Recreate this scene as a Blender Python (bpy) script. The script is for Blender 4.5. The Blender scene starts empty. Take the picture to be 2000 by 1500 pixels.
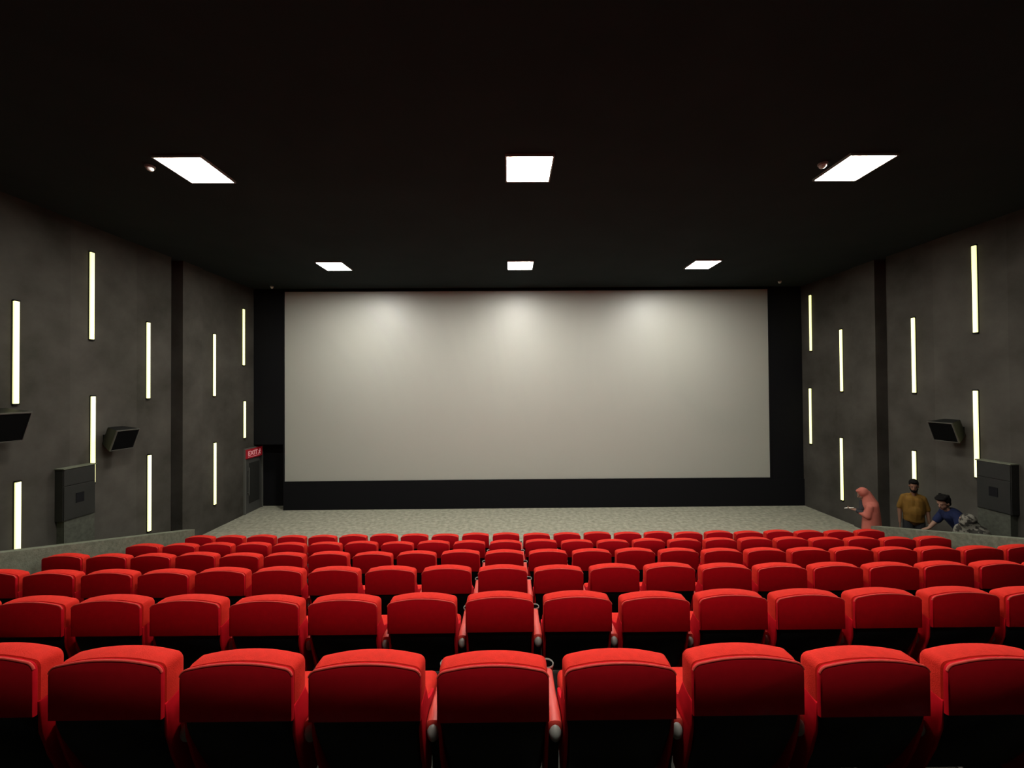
import bpy, bmesh, math, random
from mathutils import Vector, Matrix, Euler
random.seed(7)
scene = bpy.context.scene
COL = scene.collection

# ------------------------------------------------------------------ camera
F = 750.0                      # focal length in pixels of the 2000x1500 frame
CAMZ = 3.66
cd = bpy.data.cameras.new('camera'); cam = bpy.data.objects.new('camera', cd); COL.objects.link(cam)
cd.sensor_width = 36; cd.lens = F / 2000 * 36; cd.clip_start = .05; cd.clip_end = 100
RM = Matrix.Rotation(-math.atan(5 / F), 3, 'Z') @ Matrix.Rotation(math.pi / 2 + math.atan(8 / F), 3, 'X') @ Matrix.Rotation(-.007, 3, 'Z')
cam.matrix_world = Matrix.Translation((0, 0, CAMZ)) @ RM.to_4x4()
scene.camera = cam
# ------------------------------------------------------------------ world, exposure
w = bpy.data.worlds.new('world'); scene.world = w; w.use_nodes = True
w.node_tree.nodes['Background'].inputs[0].default_value = (.006, .006, .007, 1)
w.node_tree.nodes['Background'].inputs[1].default_value = 0
scene.view_settings.view_transform = 'Standard'; scene.view_settings.look = 'None'
scene.view_settings.gamma = 1; scene.view_settings.use_curve_mapping = False
scene.view_settings.exposure = 0.0
PANEL_E = 170.0                 # ceiling panel radiance
STRIP_E = 1.5                  # wall strip radiance
scene.cycles.max_bounces = 8; scene.cycles.diffuse_bounces = 5
scene.cycles.sample_clamp_indirect = 4

# ------------------------------------------------------------------ helpers
def ray(px, py):
    return RM @ Vector(((px - 1000) / F, (750 - py) / F, -1))
def onX(px, py, X): d = ray(px, py); t = X / d.x; return Vector((X, d.y * t, CAMZ + d.z * t))
def onY(px, py, Y): d = ray(px, py); t = Y / d.y; return Vector((d.x * t, Y, CAMZ + d.z * t))
def onZ(px, py, Z): d = ray(px, py); t = (Z - CAMZ) / d.z; return Vector((d.x * t, d.y * t, Z))

def mat(name, color, rough=.8, emit=None, spec=.5, metal=0, noise=None, sheen=0, bump=None):
    m = bpy.data.materials.new(name); m.use_nodes = True
    nt = m.node_tree; b = nt.nodes['Principled BSDF']
    b.inputs['Base Color'].default_value = (*color, 1); b.inputs['Roughness'].default_value = rough
    b.inputs['Specular IOR Level'].default_value = spec; b.inputs['Metallic'].default_value = metal
    if sheen: b.inputs['Sheen Weight'].default_value = sheen; b.inputs['Sheen Roughness'].default_value = .4
    if emit: b.inputs['Emission Color'].default_value = (*emit[0], 1); b.inputs['Emission Strength'].default_value = emit[1]
    tc = nt.nodes.new('ShaderNodeTexCoord')
    if noise:                                  # (scale, low factor, high factor)
        n = nt.nodes.new('ShaderNodeTexNoise'); n.inputs['Scale'].default_value = noise[0]; n.inputs['Detail'].default_value = 5
        r = nt.nodes.new('ShaderNodeValToRGB')
        r.color_ramp.elements[0].position = .3; r.color_ramp.elements[1].position = .7
        r.color_ramp.elements[0].color = (*[c * noise[1] for c in color], 1)
        r.color_ramp.elements[1].color = (*[c * noise[2] for c in color], 1)
        nt.links.new(tc.outputs['Object'], n.inputs['Vector']); nt.links.new(n.outputs['Fac'], r.inputs['Fac'])
        nt.links.new(r.outputs['Color'], b.inputs['Base Color'])
    if bump:
        n2 = nt.nodes.new('ShaderNodeTexNoise'); n2.inputs['Scale'].default_value = bump[0]; n2.inputs['Detail'].default_value = 3
        bp = nt.nodes.new('ShaderNodeBump'); bp.inputs['Strength'].default_value = bump[1]; bp.inputs['Distance'].default_value = .01
        nt.links.new(tc.outputs['Object'], n2.inputs['Vector']); nt.links.new(n2.outputs['Fac'], bp.inputs['Height'])
        nt.links.new(bp.outputs['Normal'], b.inputs['Normal'])
    return m

def wall_mat():
    """dark grey acoustic cloth in vertical lengths, each a touch different, with worn blotches"""
    m = mat('wall_cloth', (.04, .036, .03), .9, spec=.2)
    nt = m.node_tree; L = nt.links; b = nt.nodes['Principled BSDF']
    tc = nt.nodes.new('ShaderNodeTexCoord'); sp = nt.nodes.new('ShaderNodeSeparateXYZ'); L.new(tc.outputs['Object'], sp.inputs[0])
    d = nt.nodes.new('ShaderNodeMath'); d.operation = 'MULTIPLY_ADD'; d.inputs[1].default_value = 1 / 1.22; d.inputs[2].default_value = .37; L.new(sp.outputs['Y'], d.inputs[0])
    fl = nt.nodes.new('ShaderNodeMath'); fl.operation = 'FLOOR'; L.new(d.outputs[0], fl.inputs[0])
    wn = nt.nodes.new('ShaderNodeTexWhiteNoise'); wn.noise_dimensions = '1D'; L.new(fl.outputs[0], wn.inputs['W'])
    n = nt.nodes.new('ShaderNodeTexNoise'); n.inputs['Scale'].default_value = 1.1; n.inputs['Detail'].default_value = 6; n.inputs['Roughness'].default_value = .6
    L.new(tc.outputs['Object'], n.inputs['Vector'])
    mx = nt.nodes.new('ShaderNodeMath'); mx.operation = 'MULTIPLY_ADD'; mx.inputs[1].default_value = .22; L.new(wn.outputs['Value'], mx.inputs[0]); L.new(n.outputs['Fac'], mx.inputs[2])
    r = nt.nodes.new('ShaderNodeValToRGB'); e = r.color_ramp.elements
    e[0].position = .35; e[0].color = (.019, .0165, .0125, 1); e[1].position = .85; e[1].color = (.058, .053, .045, 1)
    L.new(mx.outputs[0], r.inputs['Fac']); L.new(r.outputs['Color'], b.inputs['Base Color'])
    bp = nt.nodes.new('ShaderNodeBump'); bp.inputs['Strength'].default_value = .25; bp.inputs['Distance'].default_value = .02
    n3 = nt.nodes.new('ShaderNodeTexNoise'); n3.inputs['Scale'].default_value = 3; n3.inputs['Detail'].default_value = 6
    L.new(tc.outputs['Object'], n3.inputs['Vector']); L.new(n3.outputs['Fac'], bp.inputs['Height']); L.new(bp.outputs['Normal'], b.inputs['Normal'])
    return m

M = {
    'wall': wall_mat(),
    'ceiling': mat('black_ceiling_paint', (.018, .026, .027), .95, spec=.1, noise=(1.2, .9, 1.1)),
    'black': mat('black_masking_cloth', (.004, .004, .005), .95, spec=.15),
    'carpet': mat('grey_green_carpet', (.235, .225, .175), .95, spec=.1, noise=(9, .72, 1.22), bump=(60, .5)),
    'step': mat('shaded_step_carpet', (.035, .034, .029), .95, spec=.1, noise=(12, .7, 1.2)),
    'low': mat('low_wall_carpet', (.11, .115, .085), .95, spec=.1, noise=(18, .8, 1.15), bump=(70, .4)),
    'footcloth': mat('cabinet_foot_carpet', (.055, .057, .045), .95, spec=.1, noise=(18, .8, 1.15)),
    'screen': mat('screen_vinyl', (.335, .335, .298), .47, spec=.9),
    'fabric': mat('red_seat_fabric', (.46, .016, .009), .85, spec=.12, noise=(35, .9, 1.08), bump=(220, .25)),
    'panel': mat('red_back_cloth', (.40, .002, .008), .85, spec=.10, noise=(25, .93, 1.05)),
    'vinyl': mat('red_arm_vinyl', (.42, .035, .025), .5, spec=.35),
    'pipe': mat('lit_piping_cloth', (.42, .035, .025), .7, spec=.2),
    'plastic': mat('black_seat_plastic', (.0035, .0035, .004), .5, spec=.15),
    'grey': mat('grey_cap_plastic', (.20, .20, .18), .5, spec=.5),
    'foot': mat('grey_cast_foot', (.30, .295, .26), .7, spec=.4, noise=(30, .7, 1.2)),
    'rim': mat('cup_rim_plastic', (.26, .26, .23), .35, spec=.6),
    'lamp': mat('panel_diffuser', (.9, .9, .9), .6, emit=((1, .985, .90), PANEL_E)),
    'strip': mat('strip_diffuser', (.9, .9, .8), .6, emit=((1, .985, .36), STRIP_E)),
    'lampframe': mat('lamp_frame_metal', (.3, .3, .28), .5),
    'dark': mat('dark_painted_metal', (.006, .006, .006), .6, spec=.12),
    'grille': mat('speaker_grille_cloth', (.002, .002, .002), .9, spec=.05, bump=(400, .4)),
    'cab': mat('speaker_cabinet_edge', (.05, .047, .04), .6),
    'door': mat('grey_door_paint', (.035, .035, .032), .6, noise=(3, .85, 1.1)),
    'doorframe': mat('door_frame_paint', (.08, .08, .07), .5),
    'cabinet': mat('dark_cabinet_paint', (.014, .014, .0125), .6, spec=.25, noise=(4, .85, 1.1)),
    'signred': mat('exit_sign_red', (.2, .006, .012), .5, emit=((.5, .01, .02), .12)),
    'signtext': mat('exit_sign_letters', (.3, .12, .12), .5, emit=((1, .42, .42), .30)),
    'white': mat('white_plastic', (.75, .75, .7), .4),
}

class MB:
    """collects shapes and links them as one mesh object"""
    def __init__(s): s.bm = bmesh.new()
    def box(s, x0, x1, y0, y1, z0, z1, bev=0, seg=2):
        g = bmesh.ops.create_cube(s.bm, size=1)['verts']
        for v in g: v.co = Vector(((x0 + x1) / 2 + v.co.x * (x1 - x0), (y0 + y1) / 2 + v.co.y * (y1 - y0), (z0 + z1) / 2 + v.co.z * (z1 - z0)))
        if bev:
            ed = list({e for v in g for e in v.link_edges})
            bmesh.ops.bevel(s.bm, geom=ed, offset=bev, segments=seg, affect='EDGES', profile=.5)
        return s
    def poly_prism(s, pts, axis, a, b, bev=0):
        """closed outline pts (u,v) pushed from a to b along axis; x: (y,z)  y: (x,z)  z: (x,y)"""
        def P(u, v, t): return {'x': (t, u, v), 'y': (u, t, v), 'z': (u, v, t)}[axis]
        A = [s.bm.verts.new(P(u, v, a)) for u, v in pts]; B = [s.bm.verts.new(P(u, v, b)) for u, v in pts]
        fs = [s.bm.faces.new(A), s.bm.faces.new(B[::-1])]
        n = len(pts)
        for i in range(n): fs.append(s.bm.faces.new((A[i], B[i], B[(i + 1) % n], A[(i + 1) % n])))
        if bev:
            ed = list(fs[0].edges) + list(fs[1].edges)
            bmesh.ops.bevel(s.bm, geom=ed, offset=bev, segments=2, affect='EDGES', profile=.5)
        return s
    def loft(s, rings, cap=True):
        R = [[s.bm.verts.new(p) for p in r] for r in rings]; n = len(R[0])
        for a, b in zip(R, R[1:]):
            for i in range(n): s.bm.faces.new((a[i], a[(i + 1) % n], b[(i + 1) % n], b[i]))
        if cap: s.bm.faces.new(R[0][::-1]); s.bm.faces.new(R[-1])
        return s
    def capsule(s, p0, r0, p1, r1, n=12):
        p0, p1 = Vector(p0), Vector(p1); d = p1 - p0; L = max(d.length, 1e-5); q = d.to_track_quat('Z', 'Y')
        rings = []
        for k in range(5):
            a = -math.pi / 2 + .12 + (math.pi / 2 - .12) * k / 4
            rings.append((p0, r0 * math.cos(a), r0 * math.sin(a)))
        for k in range(5):
            a = (math.pi / 2 - .12) * k / 4
            rings.append((p1, r1 * math.cos(a), r1 * math.sin(a)))
        out = []
        for c, rr, h in rings:
            out.append([c + q @ Vector((rr * math.cos(t * math.tau / n), rr * math.sin(t * math.tau / n), h)) for t in range(n)])
        return s.loft(out)
    def ell(s, c, rad, rot=(0, 0, 0), seg=18):
        g = bmesh.ops.create_uvsphere(s.bm, u_segments=seg, v_segments=seg * 2 // 3, radius=1)['verts']
        mt = Matrix.Translation(c) @ Euler(rot).to_matrix().to_4x4() @ Matrix.Diagonal((*rad, 1))
        for v in g: v.co = mt @ v.co
        return s
    def lathe(s, prof, c=(0, 0, 0), n=24, cap=True):
        return s.loft([[(c[0] + r * math.cos(t * math.tau / n), c[1] + r * math.sin(t * math.tau / n), c[2] + z) for t in range(n)] for r, z in prof], cap)
    def build(s, name, m, parent=None, smooth=False, loc=None, autosmooth=True):
        bmesh.ops.recalc_face_normals(s.bm, faces=s.bm.faces)
        me = bpy.data.meshes.new(name); s.bm.to_mesh(me); s.bm.free()
        me.materials.append(M[m] if isinstance(m, str) else m)
        if smooth:
            for p in me.polygons: p.use_smooth = True
            if autosmooth: me.set_sharp_from_angle(angle=math.radians(50))
        o = bpy.data.objects.new(name, me); COL.objects.link(o)
        if parent: o.parent = parent
        if loc: o.location = loc
        return o

def tag(o, label=None, cat=None, group=None, kind=None):
    if label: o['label'] = label
    if cat: o['category'] = cat
    if group: o['group'] = group
    if kind: o['kind'] = kind
    return o
def thing(name, loc, label, cat, group=None, rot=(0, 0, 0)):
    o = bpy.data.objects.new(name, None); COL.objects.link(o); o.location = loc; o.rotation_euler = rot; o.empty_display_size = .2
    return tag(o, label, cat, group)
def struct(name, mb, m, label, cat):
    return tag(mb.build(name, m), label, cat, kind='structure')
def copy_tree(o, parent=None):
    c = o.copy(); COL.objects.link(c)
    if parent: c.parent = parent
    for ch in list(o.children): copy_tree(ch, c)
    return c

# ------------------------------------------------------------------ setting
XL, XR = -7.80, 9.02
CEIL = CAMZ + 3.08
YB = -4.2                       # wall behind the camera
YS = 11.78                      # plane of the screen
ROW_Y = [1.75 + 1.11 * r for r in range(6)]
SEAT_H = .885
ROW_Z = [CAMZ - 1.255 - .304 * r - SEAT_H for r in range(6)]     # platform height of each row
ROW_Z[5] = 0.0
YFAR = 12.25
# terraced floor: one solid outline in (y, z)
pts = [(YB, -.3), (YFAR, -.3), (YFAR, 0)]
y_r = [ROW_Y[r] - .13 for r in range(6)]
for r in range(5, -1, -1):
    pts.append((y_r[r], ROW_Z[r])); pts.append((y_r[r], ROW_Z[r - 1] if r > 0 else ROW_Z[0] + .304))
yy, zz = y_r[0], ROW_Z[0] + .304
for k in range(4):
    yy -= 1.11; pts.append((yy, zz))
    if k < 3: zz += .304; pts.append((yy, zz))
pts.append((YB, zz))
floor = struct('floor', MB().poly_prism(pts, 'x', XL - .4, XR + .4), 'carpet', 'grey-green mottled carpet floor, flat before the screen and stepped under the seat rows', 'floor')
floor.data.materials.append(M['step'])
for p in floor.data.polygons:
    if p.center.y < y_r[5] + .05: p.material_index = 1  # carpet darkened in colour here for the shade under and between the seats
struct('ceiling', MB().box(XL - .4, XR + .4, YB, YFAR, CEIL, CEIL + .2), 'ceiling', 'flat black painted ceiling over the auditorium', 'ceiling')

# side walls with the vertical dark channel and the raised pier after it
def side_wall(name, X, s, yc0, yc1, ypier, label):
    """s = +1: inside of the room is towards +x"""
    mb = MB()
    def bx(d0, d1, y0, y1, z0=-.25, z1=CEIL + .1):
        a, b = X + s * d0, X + s * d1
        mb.box(min(a, b), max(a, b), y0, y1, z0, z1)
    bx(-.4, 0, YB, yc0); bx(-.4, -.22, yc0, yc1); bx(-.4, 0, yc1, YFAR)
    o = struct(name, mb, 'wall', label, 'wall')
    return o
yl0, yl1, yl2 = onX(334, 760, XL).y, onX(352, 760, XL).y, onX(396, 760, XL + .06).y
yr0, yr1, yr2 = onX(1735, 760, XR).y, onX(1716, 760, XR).y, onX(1664, 760, XR - .06).y
side_wall('wall_left', XL, 1, yl0, yl1, yl2, 'dark grey cloth-covered wall on the left with light strips and a dark channel')
side_wall('wall_right', XR, -1, yr0, yr1, yr2, 'dark grey cloth-covered wall on the right with light strips and a dark channel')
struct('trim_1', MB().box(XL, XL + .06, yl1, yl2, -.1, CEIL), 'wall', 'slightly raised pier of the left wall beside the dark channel', 'pier')
struct('trim_2', MB().box(XR - .06, XR, yr1, yr2, -.1, CEIL), 'wall', 'slightly raised pier of the right wall beside the dark channel', 'pier')
struct('wall_front', MB().box(XL - .4, XR + .4, YFAR - .05, YFAR + .2, -.3, CEIL + .1), 'black', 'black wall behind the screen', 'wall')
struct('wall_back', MB().box(XL - .4, XR + .4, YB - .2, YB, -.3, CEIL + .1), 'wall', 'dark wall behind the camera', 'wall')

# ------------------------------------------------------------------ screen with its black surround
c0 = onY(556, 570.5, YS); c1 = onY(1504, 934, YS)
sx0, sx1 = c0.x, c1.x
sz1, sz0 = (onY(556, 571, YS).z + onY(1502, 564, YS).z) / 2, (onY(557, 939.5, YS).z + onY(1504, 933.5, YS).z) / 2
scr = thing('projection_screen', ((sx0 + sx1) / 2, YS, sz0), 'wide pale grey cinema screen on the front wall with a black border', 'screen')
hw = (sx1 - sx0) / 2; sh = sz1 - sz0
mb = MB(); nx = 24                                  # cloth bowed very slightly
front = [[(-hw + 2 * hw * i / nx, .05 * (1 - (2 * i / nx - 1) ** 2), z) for i in range(nx + 1)] for z in (0, sh)]
V = [[mb.bm.verts.new(p) for p in r] for r in front]; VB = [[mb.bm.verts.new((p[0], p[1] + .012, p[2])) for p in r] for r in front]
for i in range(nx):
    mb.bm.faces.new((V[0][i], V[0][i + 1], V[1][i + 1], V[1][i])); mb.bm.faces.new((VB[0][i + 1], VB[0][i], VB[1][i], VB[1][i + 1]))
    for k in (0, 1): mb.bm.faces.new((V[k][i], V[k][i + 1], VB[k][i + 1], VB[k][i]))
for i in (0, nx): mb.bm.faces.new((V[0][i], V[1][i], VB[1][i], VB[0][i]))
mb.build('screen_cloth', 'screen', scr, smooth=True)
mb = MB(); t = .035
mb.box(-hw - t, -hw, -.03, .06, -t, sh + t); mb.box(hw, hw + t, -.03, .06, -t, sh + t)
mb.box(-hw, hw, -.03, .06, sh, sh + t); mb.box(-hw, hw, -.03, .06, -t, 0)
mb.build('border', 'black', scr)
wingz = onY(530, 868, YS).z
struct('trim_3', MB().box(XL + .002, sx0 - .04, YS - .02, YS + .06, wingz, CEIL - .002), 'black', 'black masking panel left of the screen, open underneath', 'masking panel')
struct('trim_4', MB().box(sx1 + .04, XR - .002, YS - .02, YS + .06, .38, CEIL - .002), 'black', 'black masking panel right of the screen', 'masking panel')
mb = MB().box(sx0 - .02, XR - .002, YS - .05, YS + .1, 0.001, sz0 - .04)
struct('trim_5', mb, 'black', 'long black plinth under the screen standing on the carpet', 'plinth')
struct('trim_6', MB().box(sx0 - .04, sx1 + .04, YS - .02, YS + .06, sz1 + .036, CEIL - .002), 'black', 'narrow black masking strip above the screen', 'masking panel')

# ------------------------------------------------------------------ ceiling panels
PX = {-1: -4.34, 0: .29, 1: 4.86}
proto = None
names = {(-1, 1): 'left bright square panel light of the nearer ceiling row', (0, 1): 'middle bright square panel light of the nearer ceiling row',
         (1, 1): 'right bright square panel light of the nearer ceiling row', (-1, 2): 'left small bright panel light of the row nearest the screen',
         (0, 2): 'middle small bright panel light of the row nearest the screen', (1, 2): 'right small bright panel light of the row nearest the screen',
         (0, 0): 'square panel light in the ceiling almost above the camera, out of the photo',
         (-1, 0): 'left square panel light above the nearest seats, out of the photo', (1, 0): 'right square panel light above the nearest seats, out of the photo'}
LY = [1.14, 5.34, 9.56]
for (i, j), lab in names.items():
    if j == 0 and i != 0: continue
    if proto is None:
        proto = thing('ceiling_light', (0, 0, 0), '', 'ceiling light')
        mb = MB(); a, b = .305, .325
        for q in ((-b, b, -b, -a), (-b, b, a, b), (-b, -a, -a, a), (a, b, -a, a)): mb.box(*q, -.03, 0)
        mb.build('frame', 'lampframe', proto)
        MB().box(-.304, .304, -.304, .304, -.022, -.004, .004).build('diffuser', 'lamp', proto)
        o = proto
    else: o = copy_tree(proto)
    o.location = (PX[i], LY[j], CEIL); tag(o, lab, 'ceiling light', 'square ceiling panel lights')

# small detectors
def detector(px, py, r, lab):
    p = onZ(px, py, CEIL - .03)
    o = thing('smoke_detector', (p.x, p.y, CEIL), lab, 'detector', 'small round ceiling fittings')
    MB().lathe([(r * .7, 0), (r, -.004), (r, -.022), (r * .9, -.03)]).build('base', 'lampframe', o, True)
    MB().lathe([(r * .75, -.03), (r * .72, -.05), (r * .5, -.064), (r * .2, -.07)]).build('cap', 'white', o, True)  # white cap paints in the highlight on the dome
detector(293, 328, .06, 'small round white detector beside the left nearer ceiling light')
detector(1607, 323, .06, 'small round pale detector beside the right nearer ceiling light')
detector(531, 561, .05, 'tiny round fitting on the ceiling above the left end of the screen')
detector(1523, 551, .05, 'tiny round fitting on the ceiling above the right end of the screen')

# ------------------------------------------------------------------ wall light strips
def strip(px, y0, y1, side, lab):
    X = XL if side < 0 else XR; s = -side
    off = .02
    a = onX(px, y0, X + s * off); b = onX(px, y1, X + s * off)
    L = a.z - b.z
    o = thing('wall_light_strip', (X, a.y, b.z), lab, 'wall light', 'light strips on the left wall' if side < 0 else 'light strips on the right wall')
    def bx(mb, d0, d1, ya, yb, z0, z1, bev=0):
        x0, x1 = sorted((s * d0, s * d1)); return mb.box(x0, x1, ya, yb, z0, z1, bev)
    bx(MB(), .006, .036, -.034, .034, .012, L - .012, .008).build('diffuser', 'strip', o, True)
    mb = MB(); bx(mb, 0, .006, -.046, .046, 0, L); mb.build('back_plate', 'dark', o)
    for z in (-.012, L - .012):
        bx(MB(), .001, .040, -.040, .040, z, z + .024, .004).build('end_cap', 'dark', o)
SL = [(32, 587, 790, 'light strip at the far left edge, upper, above the nearest wall speaker'),
      (35, 940, 1118, 'light strip at the far left edge, lower, running down behind the low wall'),
      (180, 492, 664, 'highest light strip of the left wall'),
      (182, 773, 944, 'light strip of the left wall ending behind the tall cabinet'),
      (290, 629, 779, 'upper light strip just before the dark channel of the left wall'),
      (292, 888, 1038, 'lower light strip just before the dark channel of the left wall, reaching the low wall'),
      (419, 652, 774, 'upper light strip between the left pier and the exit door'),
      (420, 864, 986, 'lower light strip between the left pier and the exit door'),
      (476, 603, 714, 'upper light strip next to the left black masking panel'),
      (478, 783, 856, 'short light strip right above the exit door')]
SR = [(1582, 576, 686, 'upper light strip next to the right black masking panel'),
      (1582, 758, 867, 'lower light strip next to the right black masking panel'),
      (1642, 643, 765, 'upper light strip of the right wall just before the pier'),
      (1643, 855, 977, 'lower light strip of the right wall, left of the woman in pink'),
      (1783, 620, 768, 'upper light strip of the right wall after the dark channel'),
      (1785, 880, 1028, 'light strip of the right wall behind the man in the mustard shirt'),
      (1902, 479, 651, 'highest light strip of the right wall'),
      (1905, 762, 933, 'light strip of the right wall ending beside the tall cabinet')]
for q in SL: strip(q[0], q[1], q[2], -1, q[3])
for q in SR: strip(q[0], q[1], q[2], 1, q[3])

# ------------------------------------------------------------------ wall speakers
def speaker(px, py, side, lab, yaw, tilt=-.36, sc=1):
    X = (XL if side < 0 else XR); s = -side
    p = onX(px, py, X + s * .33)
    o = thing('wall_speaker', (X, p.y, p.z), lab, 'speaker', 'black surround speakers')
    # cabinet: wedge, wide front; local frame of the box: +y out of the front
    R = Matrix.Translation((s * .33, 0, 0)) @ Matrix.Rotation(yaw, 4, 'Z') @ Matrix.Rotation(tilt, 4, 'X') @ Matrix.Scale(sc, 4)
    W, H, Dp = .215, .205, .26
    mb = MB(); mb.loft([[(-W, .0, -H), (W, .0, -H), (W, .0, H), (-W, .0, H)], [(-W * .62, -Dp, -H * .8), (W * .62, -Dp, -H * .8), (W * .62, -Dp, H * .8), (-W * .62, -Dp, H * .8)]])
    for v in mb.bm.verts: v.co = R @ v.co
    mb.build('cabinet', 'dark', o)
    mb = MB(); t = .014
    for q in ((-W, W, H - t, H), (-W, W, -H, -H + t), (-W, -W + t, -H + t, H - t), (W - t, W, -H + t, H - t)): mb.box(q[0], q[1], .001, .026, q[2], q[3])
    for v in mb.bm.verts: v.co = R @ v.co
    mb.build('front_frame', 'cab', o)
    mb = MB().box(-W + t, W - t, .001, .02, -H + t, H - t, .004)
    for v in mb.bm.verts: v.co = R @ v.co
    mb.build('grille', 'grille', o)
    mb = MB(); x0, x1 = sorted((0, s * .02)); mb.box(x0, x1, -.08, .08, -.1, .1)
    back = R @ Vector((0, -Dp * .7, 0)); mb.capsule((s * .01, 0, 0), .022, back, .022)
    mb.build('bracket', 'dark', o)
# yaw turns the front (+y) towards the seats
speaker(243, 858, -1, 'black wall speaker on the left wall above the tall cabinet', -math.pi / 2 - .05)
speaker(8, 835, -1, 'black wall speaker cut by the left edge of the photo', -math.pi / 2 - .1, sc=1.15)
speaker(1843, 843, 1, 'black wall speaker on the right wall above the people', math.pi / 2 + .05)

# ------------------------------------------------------------------ tall wall cabinets
def cabinet(side, pxn, pxf, ytop_far, lab):
    X = XL if side < 0 else XR; s = -side; P = .15
    yn = onX(pxn, 900, X).y; q = onX(pxf, ytop_far, X + s * P); yf = q.y; zt = q.z
    zf = [z for y, z in zip(y_r, ROW_Z) if y <= (yn + yf) / 2][-1]
    o = thing('wall_cabinet', (X, (yn + yf) / 2, zf), lab, 'cabinet')
    h = (yf - yn) / 2; H = zt - zf
    def bx(mb, d0, d1, a, b, z0, z1, bev=0): x0, x1 = sorted((s * d0, s * d1)); return mb.box(x0, x1, a, b, z0, z1, bev)
    zb = H - .90                     # top of the carpeted foot
    bx(MB(), .001, P - .012, -h, h, zb, H - .012).build('body', 'cabinet', o)
    bx(MB(), .001, P + .012, -h - .008, h + .008, H - .012, H + .006).build('lit_top_edge', 'low', o)  # lighter material puts the strip light on this edge into its colour
    bx(MB(), P - .012, P, -h + .01, h - .01, H - .30, H - .02, .003).build('upper_panel', 'cabinet', o)
    d = bx(MB(), P - .012, P + .002, -h + .01, h - .01, zb + .01, H - .31, .003).build('door', 'cabinet', o)
    bx(MB(), P + .002, P + .008, -.07, .06, zb + .27, zb + .44).build('vent', 'black', d)
    bx(MB(), .001, P - .02, -h + .03, h, .002, zb - .002).build('carpeted_foot', 'footcloth', o)
    return o
cabinet(-1, 107, 187, 905, 'tall dark cabinet with a black square vent on the left wall')
cabinet(1, 1990, 1906, 897, 'tall dark cabinet with a black square vent on the right wall')

# ------------------------------------------------------------------ exit door and sign (left wall, by the screen)
a = onX(475, 877, XL); yd0, yd1 = a.y, 12.14; zt = a.z
d = thing('door_1', (XL, (yd0 + yd1) / 2, 0), 'grey exit door low in the left wall by the screen, under the red sign', 'door'); d['kind'] = 'structure'
h = (yd1 - yd0) / 2
mb = MB(); mb.box(.001, .05, -h, -h + .05, 0.002, zt); mb.box(.001, .05, h - .05, h, 0.002, zt); mb.box(.001, .05, -h + .05, h - .05, zt - .05, zt)
mb.build('door_frame', 'doorframe', d)
lf = MB().box(.001, .03, -h + .052, h - .052, .01, zt - .052).build('door_leaf', 'door', d)
MB().box(.03, .036, -h + .2, h - .16, .28, zt - .45, .002).build('inset_panel', 'cabinet', lf)
hd = MB().capsule((.075, -h + .14, .55), .012, (.075, -h + .14, 1.35), .012); hd.capsule((.03, -h + .14, .62), .01, (.075, -h + .14, .62), .01); hd.capsule((.03, -h + .14, 1.28), .01, (.075, -h + .14, 1.28), .01)
hd.build('door_handle', 'doorframe', lf, True)
p0 = onX(480, 879, XL + .06); p1 = onX(511, 891, XL + .06)
sw = (p1.y - p0.y); zc = (p0.z + p1.z) / 2 + .02; shh = .27
sg = thing('exit_sign', (XL + .052, (p0.y + p1.y) / 2, zc), 'red EXIT sign with pale letters over the door by the screen', 'sign')
MB().box(.0, .03, -sw / 2, sw / 2, -shh / 2, shh / 2, .004).build('sign_box', 'signred', sg)
def text(body, size, x, y, z, parent, m, name):
    cu = bpy.data.curves.new(name, 'FONT'); cu.body = body; cu.size = size; cu.extrude = .002; cu.offset = .004; cu.align_x = 'LEFT'
    t = bpy.data.objects.new(name, cu); COL.objects.link(t)
    bpy.context.view_layer.update()
    me = bpy.data.meshes.new_from_object(t); bpy.data.objects.remove(t); me.materials.clear(); me.materials.append(M[m])
    o = bpy.data.objects.new(name, me); COL.objects.link(o); o.parent = parent
    o.matrix_local = Matrix.Translation((x, y, z)) @ Matrix(((0, 0, 1, 0), (1, 0, 0, 0), (0, 1, 0, 0), (0, 0, 0, 1)))
    xs = [v.co.x for v in me.vertices]; return o, max(xs) - min(xs)
t, wd = text('EXIT', .19, .034, -sw / 2 + .06, -.05, sg, 'signtext', 'lettering')
k = (sw * .58) / wd; t.matrix_local = Matrix.Translation((.034, -sw / 2 + .06, -.05)) @ Matrix(((0, 0, 1, 0), (1, 0, 0, 0), (0, 1, 0, 0), (0, 0, 0, 1))) @ Matrix.Diagonal((k, 1, 1, 1))
mb = MB(); yb = sw * .30                      # little running man beside the letters
def seg(a, b, r=.011): mb.capsule((.033, yb + a[0], a[1]), r, (.033, yb + b[0], b[1]), r, 6)
mb.ell((.033, yb + .03, .075), (.006, .017, .017), seg=8)
seg((.02, .045), (-.005, -.01), .014); seg((-.005, -.01), (.035, -.03)); seg((.035, -.03), (.03, -.065)); seg((-.005, -.01), (-.03, -.045)); seg((-.03, -.045), (-.06, -.05))
seg((.02, .04), (.055, .02), .008); seg((.02, .04), (-.03, .03), .008)
mb.build('running_figure', 'signtext', sg, True)
MB().box(.03, .034, -sw / 2 + .07, sw * .3, -.098, -.086).build('underline', 'signtext', sg)

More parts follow.
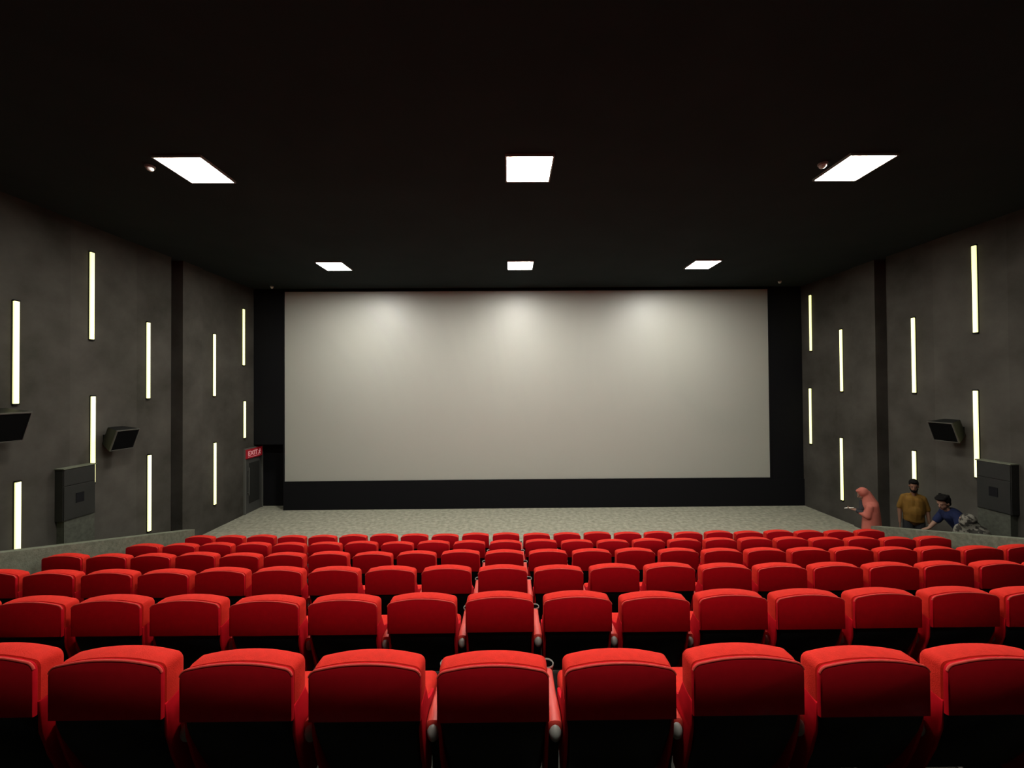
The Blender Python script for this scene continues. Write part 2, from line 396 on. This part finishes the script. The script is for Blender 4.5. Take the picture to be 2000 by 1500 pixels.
# ------------------------------------------------------------------ low walls beside the seats
def low_wall(X0, X1, pa, pb, Xedge, lab):
    a, b = onX(*pa, Xedge), onX(*pb, Xedge); sl = (a.z - b.z) / (a.y - b.y)
    ya, yn = a.y, .2
    outl = [(ya, .002), (ya, a.z)]; outl.append((yn, a.z + sl * (yn - ya)))
    zlow = [(yn, a.z + sl * (yn - ya) - .95)]
    outl += [(yn, outl[-1][1] - .9)]
    # underside follows the terraces
    st = []
    for r in range(5): st += [(y_r[r] , ROW_Z[r] + (.304)), (y_r[r], ROW_Z[r])]
    st = [(yn, ROW_Z[0] + .304)] + st + [(y_r[5], ROW_Z[4]), (y_r[5], 0)]
    outl = [(ya, .002), (ya, a.z), (yn, a.z + sl * (yn - ya))] + [(y, z + .002) for y, z in st]
    t = tag(MB().poly_prism(outl, 'x', X0, X1, .008).build('low_wall', 'low'), lab, 'low wall')
    return t
low_wall(-6.44, -6.25, (362, 1034), (0, 1076), -6.44, 'grey-green carpeted sloping low wall left of the seat rows')
low_wall(7.26, 7.44, (1718, 1027), (2000, 1050), 7.44, 'grey-green carpeted sloping low wall right of the seat rows')

# ------------------------------------------------------------------ cinema seat
PITCH = .58
def arch(hw, z0, z1, sag, rc, n=14, m=5):
    """outline in x,z: flat bottom, gently arched top with rounded corners, counter-clockwise"""
    P = [(-hw, z0), (hw, z0)]
    def top(x): return z1 - sag * (abs(x) / hw) ** 2.2
    zc = top(hw - rc) - rc
    for i in range(m + 1):
        a = i / m * math.pi / 2 * .92; P.append((hw - rc + rc * math.cos(a), zc + rc * math.sin(a)))
    for i in range(1, n):
        x = (hw - rc) * (1 - 2 * i / n); P.append((x, top(x)))
    for i in range(m, -1, -1):
        a = i / m * math.pi / 2 * .92; P.append((-hw + rc - rc * math.cos(a), zc + rc * math.sin(a)))
    return P
def arch_loft(mb, slices):
    """slices: (y, halfwidth, z0, z1, sag, rc)"""
    return mb.loft([[(x, s[0], z) for x, z in arch(*s[1:])] for s in slices])

def make_arm(root, sx):
    # upholstered pad, wide at the back end and waisted, cup holder at the front end
    def ring(y, w, zt, hh):
        R = []
        for i in range(16):
            a = i / 16 * math.tau; ca, sa = math.cos(a), math.sin(a)
            R.append((sx + w * math.copysign(abs(ca) ** .6, ca), y, zt - hh + hh * math.copysign(abs(sa) ** .6, sa)))
        return R
    arm = MB().loft([ring(.095, .024, .548, .02), ring(.10, .033, .556, .03), ring(.16, .033, .562, .03), ring(.26, .025, .566, .03), ring(.36, .024, .568, .03), ring(.43, .026, .560, .03), ring(.452, .022, .548, .022)]).build('armrest', 'vinyl', root, True)
    MB().ell((sx, .105, .50), (.030, .034, .042)).build('end_cap', 'grey', arm, True)
    cup = MB().lathe([(.024, -.085), (.032, -.08), (.036, -.002), (.033, -.002), (.030, -.07), (.010, -.074)], (sx, .50, .540), 24).build('cup_holder', 'plastic', root, True)
    MB().lathe([(.0335, -.004), (.0385, -.004), (.0395, .003), (.0365, .007), (.0335, .004), (.0335, -.004)], (sx, .50, .540), 24, cap=False).build('rim', 'rim', cup, True)
    # standard under the arm with its cast foot
    lg = MB().poly_prism([(.20, .02), (.44, .02), (.40, .20), (.42, .50), (.16, .50), (.24, .20)], 'x', sx - .030, sx + .030, .004).build('leg', 'plastic', root)
    MB().box(sx - .034, sx + .034, .14, .50, .0, .022, .006).box(sx - .022, sx + .022, .22, .42, .02, .05, .005).build('foot', 'foot', lg)

def make_seat():
    r = thing('cinema_seat', (0, 0, 0), '', 'cinema seat')
    H = SEAT_H; HW = .254
    arch_loft(MB(), [(.0, HW - .010, .637, H - .010, .032, .036), (.002, HW - .003, .634, H - .003, .033, .040), (.009, HW, .632, H, .034, .042), (.019, HW, .632, H, .034, .042), (.024, HW - .008, .635, H - .008, .034, .038)]).build('back_panel', 'panel', r, True)
    # piping along the panel's top edge, coloured lighter for the light it catches
    pr = arch(HW - .001, .632, H - .001, .034, .042)[3:-1]
    mb = MB(); rings = []
    for q in range(len(pr)):
        a = pr[max(q - 1, 0)]; b = pr[min(q + 1, len(pr) - 1)]; t = Vector((b[0] - a[0], 0, b[1] - a[1])).normalized(); nn = Vector((t.z, 0, -t.x))
        rings.append([Vector((pr[q][0], .006, pr[q][1])) + .0055 * (nn * math.cos(u) + Vector((0, 1, 0)) * math.sin(u)) for u in [w_ * math.tau / 8 for w_ in range(8)]])
    mb.loft(rings).build('piping', 'pipe', r, True)
    arch_loft(MB(), [(.024, HW - .024, .60, H - .020, .034, .034), (.030, HW - .020, .60, H - .018, .034, .034), (.036, HW - .006, .60, H - .005, .034, .034), (.060, HW - .003, .60, H - .001, .034, .034), (.112, HW - .003, .58, H - .003, .034, .034), (.128, HW - .008, .57, H - .012, .035, .038), (.138, HW - .020, .56, H - .030, .036, .045), (.142, HW - .04, .56, H - .055, .036, .05)]).build('backrest', 'fabric', r, True)
    mb = MB(); sl = []
    for z, y, w_ in ((.61, .085, .225), (.54, .105, .225), (.46, .135, .222), (.36, .175, .220)):
        sl.append([(-w_, y, z), (w_, y, z), (w_, y + .055, z), (w_ * .6, y + .075, z), (-w_ * .6, y + .075, z), (-w_, y + .055, z)])
    mb.loft(sl).build('lumbar_cushion', 'fabric', r, True)
    mb = MB()
    sl = []
    for z, y, w in ((.637, .010, .246), (.60, .014, .244), (.54, .030, .240), (.46, .062, .236), (.36, .105, .232), (.27, .155, .228), (.215, .195, .224)):
        sl.append([(-w, y + .02, z), (-w + .02, y, z), (w - .02, y, z), (w, y + .02, z), (w, y + .07, z), (-w, y + .07, z)])
    mb.loft(sl).build('rear_shell', 'plastic', r, True)
    MB().box(-.222, .222, .235, .60, .33, .445, .035, 4).build('seat_cushion', 'fabric', r, True)
    MB().box(-.20, .20, .16, .50, .24, .33, .02).build('seat_pan', 'plastic', r, True)
    for s in (-1, 1):
        pr = [(.026, .68), (.12, .70), (.16, .60), (.24, .565), (.31, .545), (.325, .50), (.29, .42), (.26, .30), (.235, .215), (.17, .20), (.11, .30), (.07, .42), (.036, .54)]
        x0, x1 = sorted((s * .236, s * .2535))
        MB().poly_prism(pr, 'x', x0, x1, .005).build('side_panel', 'panel', r, True)
    make_arm(r, PITCH / 2)
    return r

ORD = ['first', 'second', 'third', 'fourth', 'fifth', 'sixth', 'seventh', 'eighth', 'ninth', 'tenth', 'eleventh', 'twelfth', 'thirteenth', 'fourteenth', 'fifteenth',
       'sixteenth', 'seventeenth', 'eighteenth', 'nineteenth', 'twentieth', 'twenty-first', 'twenty-second', 'twenty-third', 'twenty-fourth']
ROWNAME = ['the nearest row', 'the second nearest row', 'the third nearest row', 'the fourth nearest row', 'the second row from the screen', 'the row nearest the screen']
VIS = [(-4, 4), (-6, 6), (-9, 9), (-10, 12), (-10, 12), (-10, 12)]
EXT = [(-6, 6), (-8, 8), (-10, 11), (-10, 12), (-10, 12), (-10, 12)]
LIFT0 = {-4: .06, -3: .044, -2: .018, -1: .010, 2: .024, 4: .007}
seat0 = make_seat()
leftarm = None
used = False
for r in range(6):
    lo, hi = VIS[r]
    for k in range(EXT[r][0], EXT[r][1] + 1):
        if not used: o = seat0; used = True
        else: o = copy_tree(seat0)
        x = -.084 + PITCH * k
        o.location = (x, ROW_Y[r] + random.uniform(-.006, .006), ROW_Z[r])
        dz = LIFT0.get(k, 0) if r == 0 else random.uniform(-.006, .010)
        dz += [0, 0, -.0, 0, 0, -.0][r]
        topz = CAMZ - 1.255 - .304 * r
        o.scale = (1, 1, (topz - ROW_Z[r] + dz) / SEAT_H)
        o.rotation_euler = (0, 0, 0)
        if lo <= k <= hi:
            n = k - lo
            if r >= 3:
                if n == 0: lab = f'red seat at the left end of {ROWNAME[r]}'
                elif r > 2 and k == hi: lab = f'red seat at the right end of {ROWNAME[r]}'
                else: lab = f'red seat in {ROWNAME[r]}, {ORD[n]} from the left end'
            else:
                lab = f'red seat in {ROWNAME[r]}, {ORD[n]} from left in the photo'
            if r < 1 and k == lo: lab = f'red seat in {ROWNAME[r]}, cut by the left edge of the photo'
            if r < 1 and k == hi: lab = f'red seat in {ROWNAME[r]}, cut by the right edge of the photo'
        else:
            n = (lo - k) if k < lo else (k - hi)
            lab = f'red seat in {ROWNAME[r]}, {ORD[n - 1]} beyond the {"left" if k < lo else "right"} edge'
        tag(o, lab, 'cinema seat', f'red seats in {ROWNAME[r]}')
        if k == EXT[r][0]: ends = (o, )
        if k == EXT[r][0]:
            pass
# the left end seats carry one more armrest
for o in [o for o in COL.objects if o.name.startswith('cinema_seat') and o['label'].startswith('red seat at the left end')]:
    make_arm(o, -PITCH / 2)

# ------------------------------------------------------------------ people
M.update({
    'skin': mat('brown_skin', (.13, .06, .035), .6, spec=.35),
    'skin_light': mat('light_brown_skin', (.20, .11, .075), .6, spec=.35),
    'hair': mat('black_hair', (.0025, .002, .0018), .8, spec=.1, noise=(60, .6, 1.5)),
    'mustard': mat('mustard_cotton', (.11, .055, .007), .85, spec=.2, noise=(14, .85, 1.1)),
    'trousers': mat('black_trousers', (.018, .018, .020), .9, spec=.2),
    'navy': mat('navy_cotton', (.006, .010, .038), .85, spec=.2),
    'pink': mat('salmon_pink_cloth', (.30, .085, .062), .85, spec=.2, noise=(7, .9, 1.08)),
    'eye': mat('dark_eye', (.02, .015, .012), .3),
})
def shawl_mat():
    m = mat('patterned_shawl_cloth', (.35, .33, .28), .9, spec=.2)
    nt = m.node_tree; b = nt.nodes['Principled BSDF']; tc = nt.nodes.new('ShaderNodeTexCoord')
    v = nt.nodes.new('ShaderNodeTexNoise'); v.inputs['Scale'].default_value = 15; v.inputs['Detail'].default_value = 2
    r = nt.nodes.new('ShaderNodeValToRGB'); r.color_ramp.interpolation = 'EASE'
    r.color_ramp.elements[0].position = .42; r.color_ramp.elements[0].color = (.02, .018, .015, 1)
    r.color_ramp.elements[1].position = .55; r.color_ramp.elements[1].color = (.13, .122, .10, 1)
    nt.links.new(tc.outputs['Object'], v.inputs['Vector']); nt.links.new(v.outputs['Fac'], r.inputs['Fac']); nt.links.new(r.outputs['Color'], b.inputs['Base Color'])
    return m
M['shawl'] = shawl_mat()

def fuse(o, vox, smooth=4):
    """melt the overlapping swellings of one body or garment into a single continuous skin"""
    m = o.modifiers.new('remesh', 'REMESH'); m.mode = 'VOXEL'; m.voxel_size = vox; m.use_smooth_shade = True
    s_ = o.modifiers.new('smooth', 'SMOOTH'); s_.factor = .5; s_.iterations = smooth
    bpy.context.view_layer.update()
    me = bpy.data.meshes.new_from_object(o.evaluated_get(bpy.context.evaluated_depsgraph_get()))
    me.name = o.name
    o.modifiers.clear(); mm = o.data.materials[0]; o.data = me; me.materials.clear(); me.materials.append(mm)
    for p in me.polygons: p.use_smooth = True
    return o

def V3(*a): return Vector(a)
def hand(mb, wr, dirv, palmn, thumb_side, curl=.35, sc=1.0):
    """palm, four bent fingers of different lengths, thumb from the side of the palm"""
    d = Vector(dirv).normalized(); n = Vector(palmn); n = (n - d * n.dot(d)).normalized(); sd = d.cross(n).normalized() * thumb_side
    wr = Vector(wr)
    for k in range(4):
        off = sd * (.030 - .020 * k) * sc
        mb.capsule(wr + off * .7, .013 * sc, wr + d * .085 * sc + off, .011 * sc, 8)
    for k, ln in enumerate((.070, .080, .074, .058)):
        off = sd * (.033 - .022 * k) * sc
        p = wr + d * .088 * sc + off; dd = d.copy(); L = ln * sc
        for j, (f, rr) in enumerate(((.45, .0095), (.32, .0085), (.23, .0075))):
            dd = (dd + n * curl * (j + .6) * .8).normalized(); q = p + dd * L * f
            mb.capsule(p, rr * sc, q, (rr - .0008) * sc, 8); p = q
    p = wr + d * .02 * sc + sd * .030 * sc; q = p + (d * .6 + sd * .7 + n * .25).normalized() * .042 * sc
    mb.capsule(p, .013 * sc, q, .011 * sc, 8); mb.capsule(q, .011 * sc, q + (d * .95 + sd * .1 + n * .3).normalized() * .032 * sc, .009 * sc, 8)

def head(mb, c, f, up, sc=1.0):
    """skull, jaw, nose, lips, ears; f = facing direction, returns a frame placing face details"""
    f = Vector(f).normalized(); up = Vector(up); up = (up - f * up.dot(f)).normalized(); r = f.cross(up)
    fr = Matrix((r, f, up)).transposed()
    def P(x, y, z): return Vector(c) + fr @ (Vector((x, y, z)) * sc)
    e = fr.to_euler()
    mb.ell(P(0, -.012, .03), (.077 * sc, .098 * sc, .092 * sc), e)
    mb.ell(P(0, .022, -.035), (.058 * sc, .068 * sc, .072 * sc), e)
    mb.ell(P(0, .058, -.085), (.026 * sc, .022 * sc, .022 * sc), e)
    mb.capsule(P(0, .088, .012), .009 * sc, P(0, .108, -.026), .014 * sc, 8)
    mb.capsule(P(-.020, .083, -.055), .008 * sc, P(.020, .083, -.055), .008 * sc, 8)
    mb.capsule(P(-.034, .080, .026), .009 * sc, P(.034, .080, .026), .009 * sc, 8)
    for s in (-1, 1): mb.ell(P(s * .078, -.005, -.005), (.010 * sc, .020 * sc, .032 * sc), e)
    return P, e
def face(root_body, P, e, sc=1.0):
    for s in (-1, 1): MB().ell(P(s * .030, .084, .008), (.013 * sc, .007 * sc, .008 * sc), e, 10).build('eye', 'eye', root_body, True)
    MB().capsule(P(-.02, .091, -.056), .003 * sc, P(.02, .091, -.056), .003 * sc, 6).build('mouth', 'trousers', root_body, True)

# --- man in the mustard shirt, standing at the end of the aisle, face to the camera and bowed a little
q = onY(1785, 1028, 7.80)
man = thing('person', (q.x, 7.80, 0), 'bearded man in a mustard short-sleeved shirt standing behind the right low wall', 'person', rot=(0, 0, -.62))
man.scale = (.84, .92, 1)
mb = MB()
mb.capsule((0, 0, .95), .150, (0, .01, 1.25), .150); mb.capsule((-.10, .01, 1.36), .085, (.10, .01, 1.36), .085); mb.capsule((0, 0, 1.38), .060, (0, -.03, 1.52), .055)
P, e = head(mb, (0, -.045, 1.615), (-.18, -1, -.22), (0, 0, 1), 1.02)
for s in (-1, 1):
    mb.capsule((s * .17, .01, 1.36), .060, (s * .24, .02, 1.10), .045); mb.capsule((s * .24, .02, 1.10), .043, (s * .255, -.06, .86), .028)
    hand(mb, (s * .255, -.065, .85), (s * .02, -.15, -1), (-s, -.1, 0), 1 if s > 0 else -1, .3)
    mb.capsule((s * .095, 0, .92), .095, (s * .11, 0, .50), .062); mb.capsule((s * .11, 0, .50), .06, (s * .115, .02, .09), .038)
    mb.capsule((s * .115, .03, .045), .042, (s * .13, -.14, .035), .034)
body = fuse(mb.build('body', 'skin', man), .008)
face(body, P, e)
mb = MB(); mb.ell(P(0, -.028, .048), (.090, .104, .090), e); mb.ell(P(0, .045, .092), (.066, .046, .034), e); mb.ell(P(0, -.05, -.01), (.082, .06, .07), e)
fuse(mb.build('hair', 'hair', man), .008, 2)
mb = MB(); mb.ell(P(0, .050, -.085), (.050, .048, .036), e); mb.capsule(P(-.058, .030, -.045), .018, P(-.035, .058, -.085), .020); mb.capsule(P(.058, .030, -.045), .018, P(.035, .058, -.085), .020)
fuse(mb.build('beard', 'hair', man), .007, 2)
mb = MB()
mb.capsule((0, 0, .98), .172, (0, -.02, 1.10), .182); mb.capsule((-.04, 0, 1.10), .165, (-.05, 0, 1.28), .150); mb.capsule((.04, 0, 1.10), .165, (.05, 0, 1.28), .150); mb.capsule((-.10, .01, 1.375), .078, (.10, .01, 1.375), .078)
for s in (-1, 1): mb.capsule((s * .16, .01, 1.355), .076, (s * .235, .02, 1.16), .062)
mb.loft([[(.19 * math.cos(t), .155 * math.sin(t) - .005, z) for t in [i * math.tau / 20 for i in range(20)]] for z in (.90, 1.0)])
mb.capsule((-.05, -.03, 1.445), .030, (.05, -.03, 1.445), .030)
fuse(mb.build('shirt', 'mustard', man), .012, 3)
mb = MB()
for s in (-1, 1): mb.capsule((s * .09, 0, .88), .112, (s * .11, 0, .50), .080); mb.capsule((s * .11, 0, .50), .078, (s * .115, .02, .14), .062)
fuse(mb.build('trousers', 'trousers', man), .012, 2)
for s in (-1, 1): fuse(MB().capsule((s * .115, .035, .050), .049, (s * .132, -.16, .044), .042).build('shoe', 'trousers', man), .010, 1)
MB().lathe([(.033, -.012), (.036, 0), (.033, .012)], (.256, -.055, .875), 14).build('wristwatch', 'grey', man, True)

# --- woman in salmon pink, side on, head bowed over a phone
q = onY(1697, 1028, 7.98)
wo = thing('person', (q.x, 7.98, 0), 'woman in a salmon pink headscarf and gown bowed over a phone by the right wall', 'person', rot=(0, 0, -.7))
mb = MB()
mb.capsule((.03, 0, .82), .115, (.03, 0, 1.10), .110); mb.capsule((.01, -.08, 1.20), .062, (.01, .08, 1.20), .062); mb.capsule((0, 0, 1.22), .045, (-.055, 0, 1.32), .045)
P, e = head(mb, (-.085, 0, 1.385), (-1, -.25, -.55), (0, 0, 1), .95)
for s in (-1, 1):
    mb.capsule((.02, s * .14, 1.17), .048, (-.02, s * .17, .96), .038); mb.capsule((-.02, s * .17, .96), .036, (-.20, s * .05, 1.03), .024)
    hand(mb, (-.21, s * .05, 1.03), (-1, -s * .2, .15), (0, -s * .4, 1), -s, .5, .9)
    mb.capsule((.03, s * .08, .82), .09, (.03, s * .08, .45), .058); mb.capsule((.03, s * .08, .45), .055, (.04, s * .08, .08), .036); mb.capsule((.05, s * .08, .04), .036, (-.11, s * .09, .032), .028)
body = fuse(mb.build('body', 'skin_light', wo), .008)
face(body, P, e, .95)
mb = MB()
mb.ell(P(0, -.025, .030), (.098, .100, .108), e); mb.ell(P(0, .02, .095), (.070, .060, .030), e)
mb.capsule(P(0, -.06, -.02), .085, (.03, 0, 1.20), .135); mb.capsule((.045, -.06, 1.16), .12, (.055, -.05, 1.0), .125); mb.capsule((.045, .06, 1.16), .12, (.055, .05, 1.0), .125)
mb.capsule(P(-.05, .02, -.09), .035, (-.03, -.05, 1.16), .06); mb.capsule(P(.05, .02, -.09), .035, (-.03, .05, 1.16), .06)
fuse(mb.build('headscarf', 'pink', wo), .010, 4)
mb = MB()
mb.loft([[(.045 + a * math.cos(t), b * math.sin(t), z) for t in [i * math.tau / 24 for i in range(24)]] for z, a, b in ((.04, .20, .25), (.4, .175, .22), (.8, .155, .20), (1.05, .135, .19), (1.18, .10, .15))])
for s in (-1, 1): mb.capsule((.02, s * .14, 1.16), .066, (-.02, s * .17, .97), .060); mb.capsule((-.02, s * .17, .97), .056, (-.13, s * .085, 1.01), .044)
fuse(mb.build('gown', 'pink', wo), .012, 3)
mb = MB()
for s in (-1, 1): mb.capsule((-.10, s * .105, 1.005), .046, (-.175, s * .062, 1.025), .036)
mb.capsule((-.10, -.03, 1.08), .05, (-.11, .03, 1.20), .045)
fuse(mb.build('sleeve', 'trousers', wo), .010, 2)
ph = tag(MB().box(-.038, .038, -.005, .005, -.075, .075, .004).build('phone', 'white'), 'white phone held by the woman in salmon pink', 'phone')
ph.location = (q.x - .305 * math.cos(.7), 7.98 + .305 * math.sin(.7), 1.055); ph.rotation_euler = (math.radians(72), .0, math.radians(62) - .7)

# --- person in navy, bending forward to the left
q = onY(1845, 1000, 7.24)
bl = thing('person', (q.x, 7.24, 0), 'dark-haired person in a navy blue t-shirt bending forward over the right low wall', 'person', rot=(0, 0, -.2))
bl.scale = (.92, .95, 1)
mb = MB()
hip, chest, neck = (.40, .02, .88), (.13, 0, 1.20), (.02, 0, 1.31)
mb.capsule(hip, .135, (.28, .01, 1.03), .130); mb.capsule((.28, .01, 1.03), .130, chest, .135); mb.capsule((.10, -.13, 1.22), .075, (.10, .13, 1.22), .075)
mb.capsule((.08, 0, 1.26), .055, (-.02, 0, 1.37), .052)
P, e = head(mb, (-.035, -.01, 1.43), (-1, -.45, -.42), (0, 0, 1), 1.08)
mb.capsule((.10, -.16, 1.20), .055, (.09, -.22, .99), .044); mb.capsule((.09, -.22, .99), .042, (-.06, -.20, .90), .028)
hand(mb, (-.07, -.20, .90), (-1, .1, -.25), (0, .1, -1), 1, .5)
mb.capsule((.10, .16, 1.20), .055, (-.02, .20, 1.0), .044); mb.capsule((-.02, .20, 1.0), .042, (-.17, .14, .90), .028)
hand(mb, (-.18, .14, .90), (-1, -.1, -.3), (0, -.1, -1), -1, .5)
for s in (-1, 1): mb.capsule((.40, s * .09, .84), .10, (.30, s * .10, .47), .065); mb.capsule((.30, s * .10, .47), .062, (.36, s * .10, .09), .038); mb.capsule((.37, s * .10, .045), .042, (.20, s * .11, .035), .034)
body = fuse(mb.build('body', 'skin_light', bl), .008)
face(body, P, e)
mb = MB(); mb.ell(P(0, -.038, .045), (.104, .112, .104), e); mb.ell(P(0, .035, .100), (.088, .070, .040), e); mb.ell(P(.0, -.06, -.02), (.090, .07, .08), e)
for k in range(9): mb.ell(P(.06 * math.cos(k * 1.9), -.02 + .07 * math.sin(k * 1.3), .10 + .02 * math.sin(k * 2.7)), (.03, .03, .028), e, 10)
fuse(mb.build('hair', 'hair', bl), .008, 2)
mb = MB(); mb.capsule((.38, .02, .92), .155, (.28, .01, 1.04), .155); mb.capsule((.28, .01, 1.04), .155, (.13, 0, 1.20), .150); mb.capsule((.10, -.13, 1.22), .090, (.10, .13, 1.22), .090)
mb.capsule((.10, -.16, 1.20), .075, (.09, -.21, 1.04), .068); mb.capsule((.10, .16, 1.20), .075, (.01, .19, 1.05), .068)
fuse(mb.build('shirt', 'navy', bl), .011, 3)
mb = MB()
for s in (-1, 1): mb.capsule((.40, s * .085, .84), .115, (.30, s * .10, .47), .082); mb.capsule((.30, s * .10, .47), .080, (.355, s * .10, .14), .062)
fuse(mb.build('trousers', 'trousers', bl), .012, 2)
for s in (-1, 1): fuse(MB().capsule((.375, s * .10, .050), .049, (.19, s * .11, .044), .042).build('shoe', 'trousers', bl), .010, 1)

# --- figure under a patterned shawl, stooping behind the low wall
q = onY(1893, 1010, 6.52)
zf = ROW_Z[4]
sh_ = thing('person', (q.x, 6.52, zf), 'stooping person covered by a grey and white patterned shawl behind the right low wall', 'person')
sh_.scale = (1.04, 1.04, 1.06)
mb = MB()
mb.capsule((.13, .02, .56), .115, (.07, 0, .80), .115); mb.capsule((.02, -.10, .84), .06, (.02, .10, .84), .06); mb.capsule((.02, 0, .86), .045, (-.02, 0, .94), .045)
P, e = head(mb, (-.03, 0, .965), (-1, .9, -.7), (0, 0, 1), .92)
for s in (-1, 1):
    mb.capsule((.02, s * .13, .82), .045, (.0, s * .16, .62), .036); mb.capsule((.0, s * .16, .62), .034, (-.10, s * .08, .48), .024); hand(mb, (-.11, s * .08, .48), (-1, -s * .2, -.2), (0, -s * .3, -1), s, .5, .9)
    mb.capsule((.13, s * .08, .54), .085, (.02, s * .09, .30), .058); mb.capsule((.02, s * .09, .30), .055, (.10, s * .09, .08), .036); mb.capsule((.11, s * .09, .04), .036, (-.04, s * .10, .032), .028)
body = fuse(mb.build('body', 'skin_light', sh_), .008)
face(body, P, e, .92)
mb = MB(); mb.ell(P(0, -.03, .030), (.095, .095, .100), e); mb.capsule((.0, 0, .93), .105, (.08, 0, .78), .165); mb.capsule((.08, -.04, .78), .155, (.13, -.05, .55), .165); mb.capsule((.08, .04, .78), .155, (.13, .05, .55), .165)
mb.capsule((.02, -.12, .80), .095, (-.01, -.15, .58), .095); mb.capsule((.02, .12, .80), .095, (-.01, .15, .58), .095); mb.ell(P(0, .02, -.02), (.085, .085, .11), e)
o = fuse(mb.build('shawl', 'shawl', sh_), .012, 3)
mb = MB(); mb.loft([[(.11 + a * math.cos(t), b * math.sin(t), z) for t in [i * math.tau / 20 for i in range(20)]] for z, a, b in ((.06, .17, .19), (.3, .17, .19), (.58, .15, .18))])
fuse(mb.build('skirt', 'trousers', sh_), .012, 2)
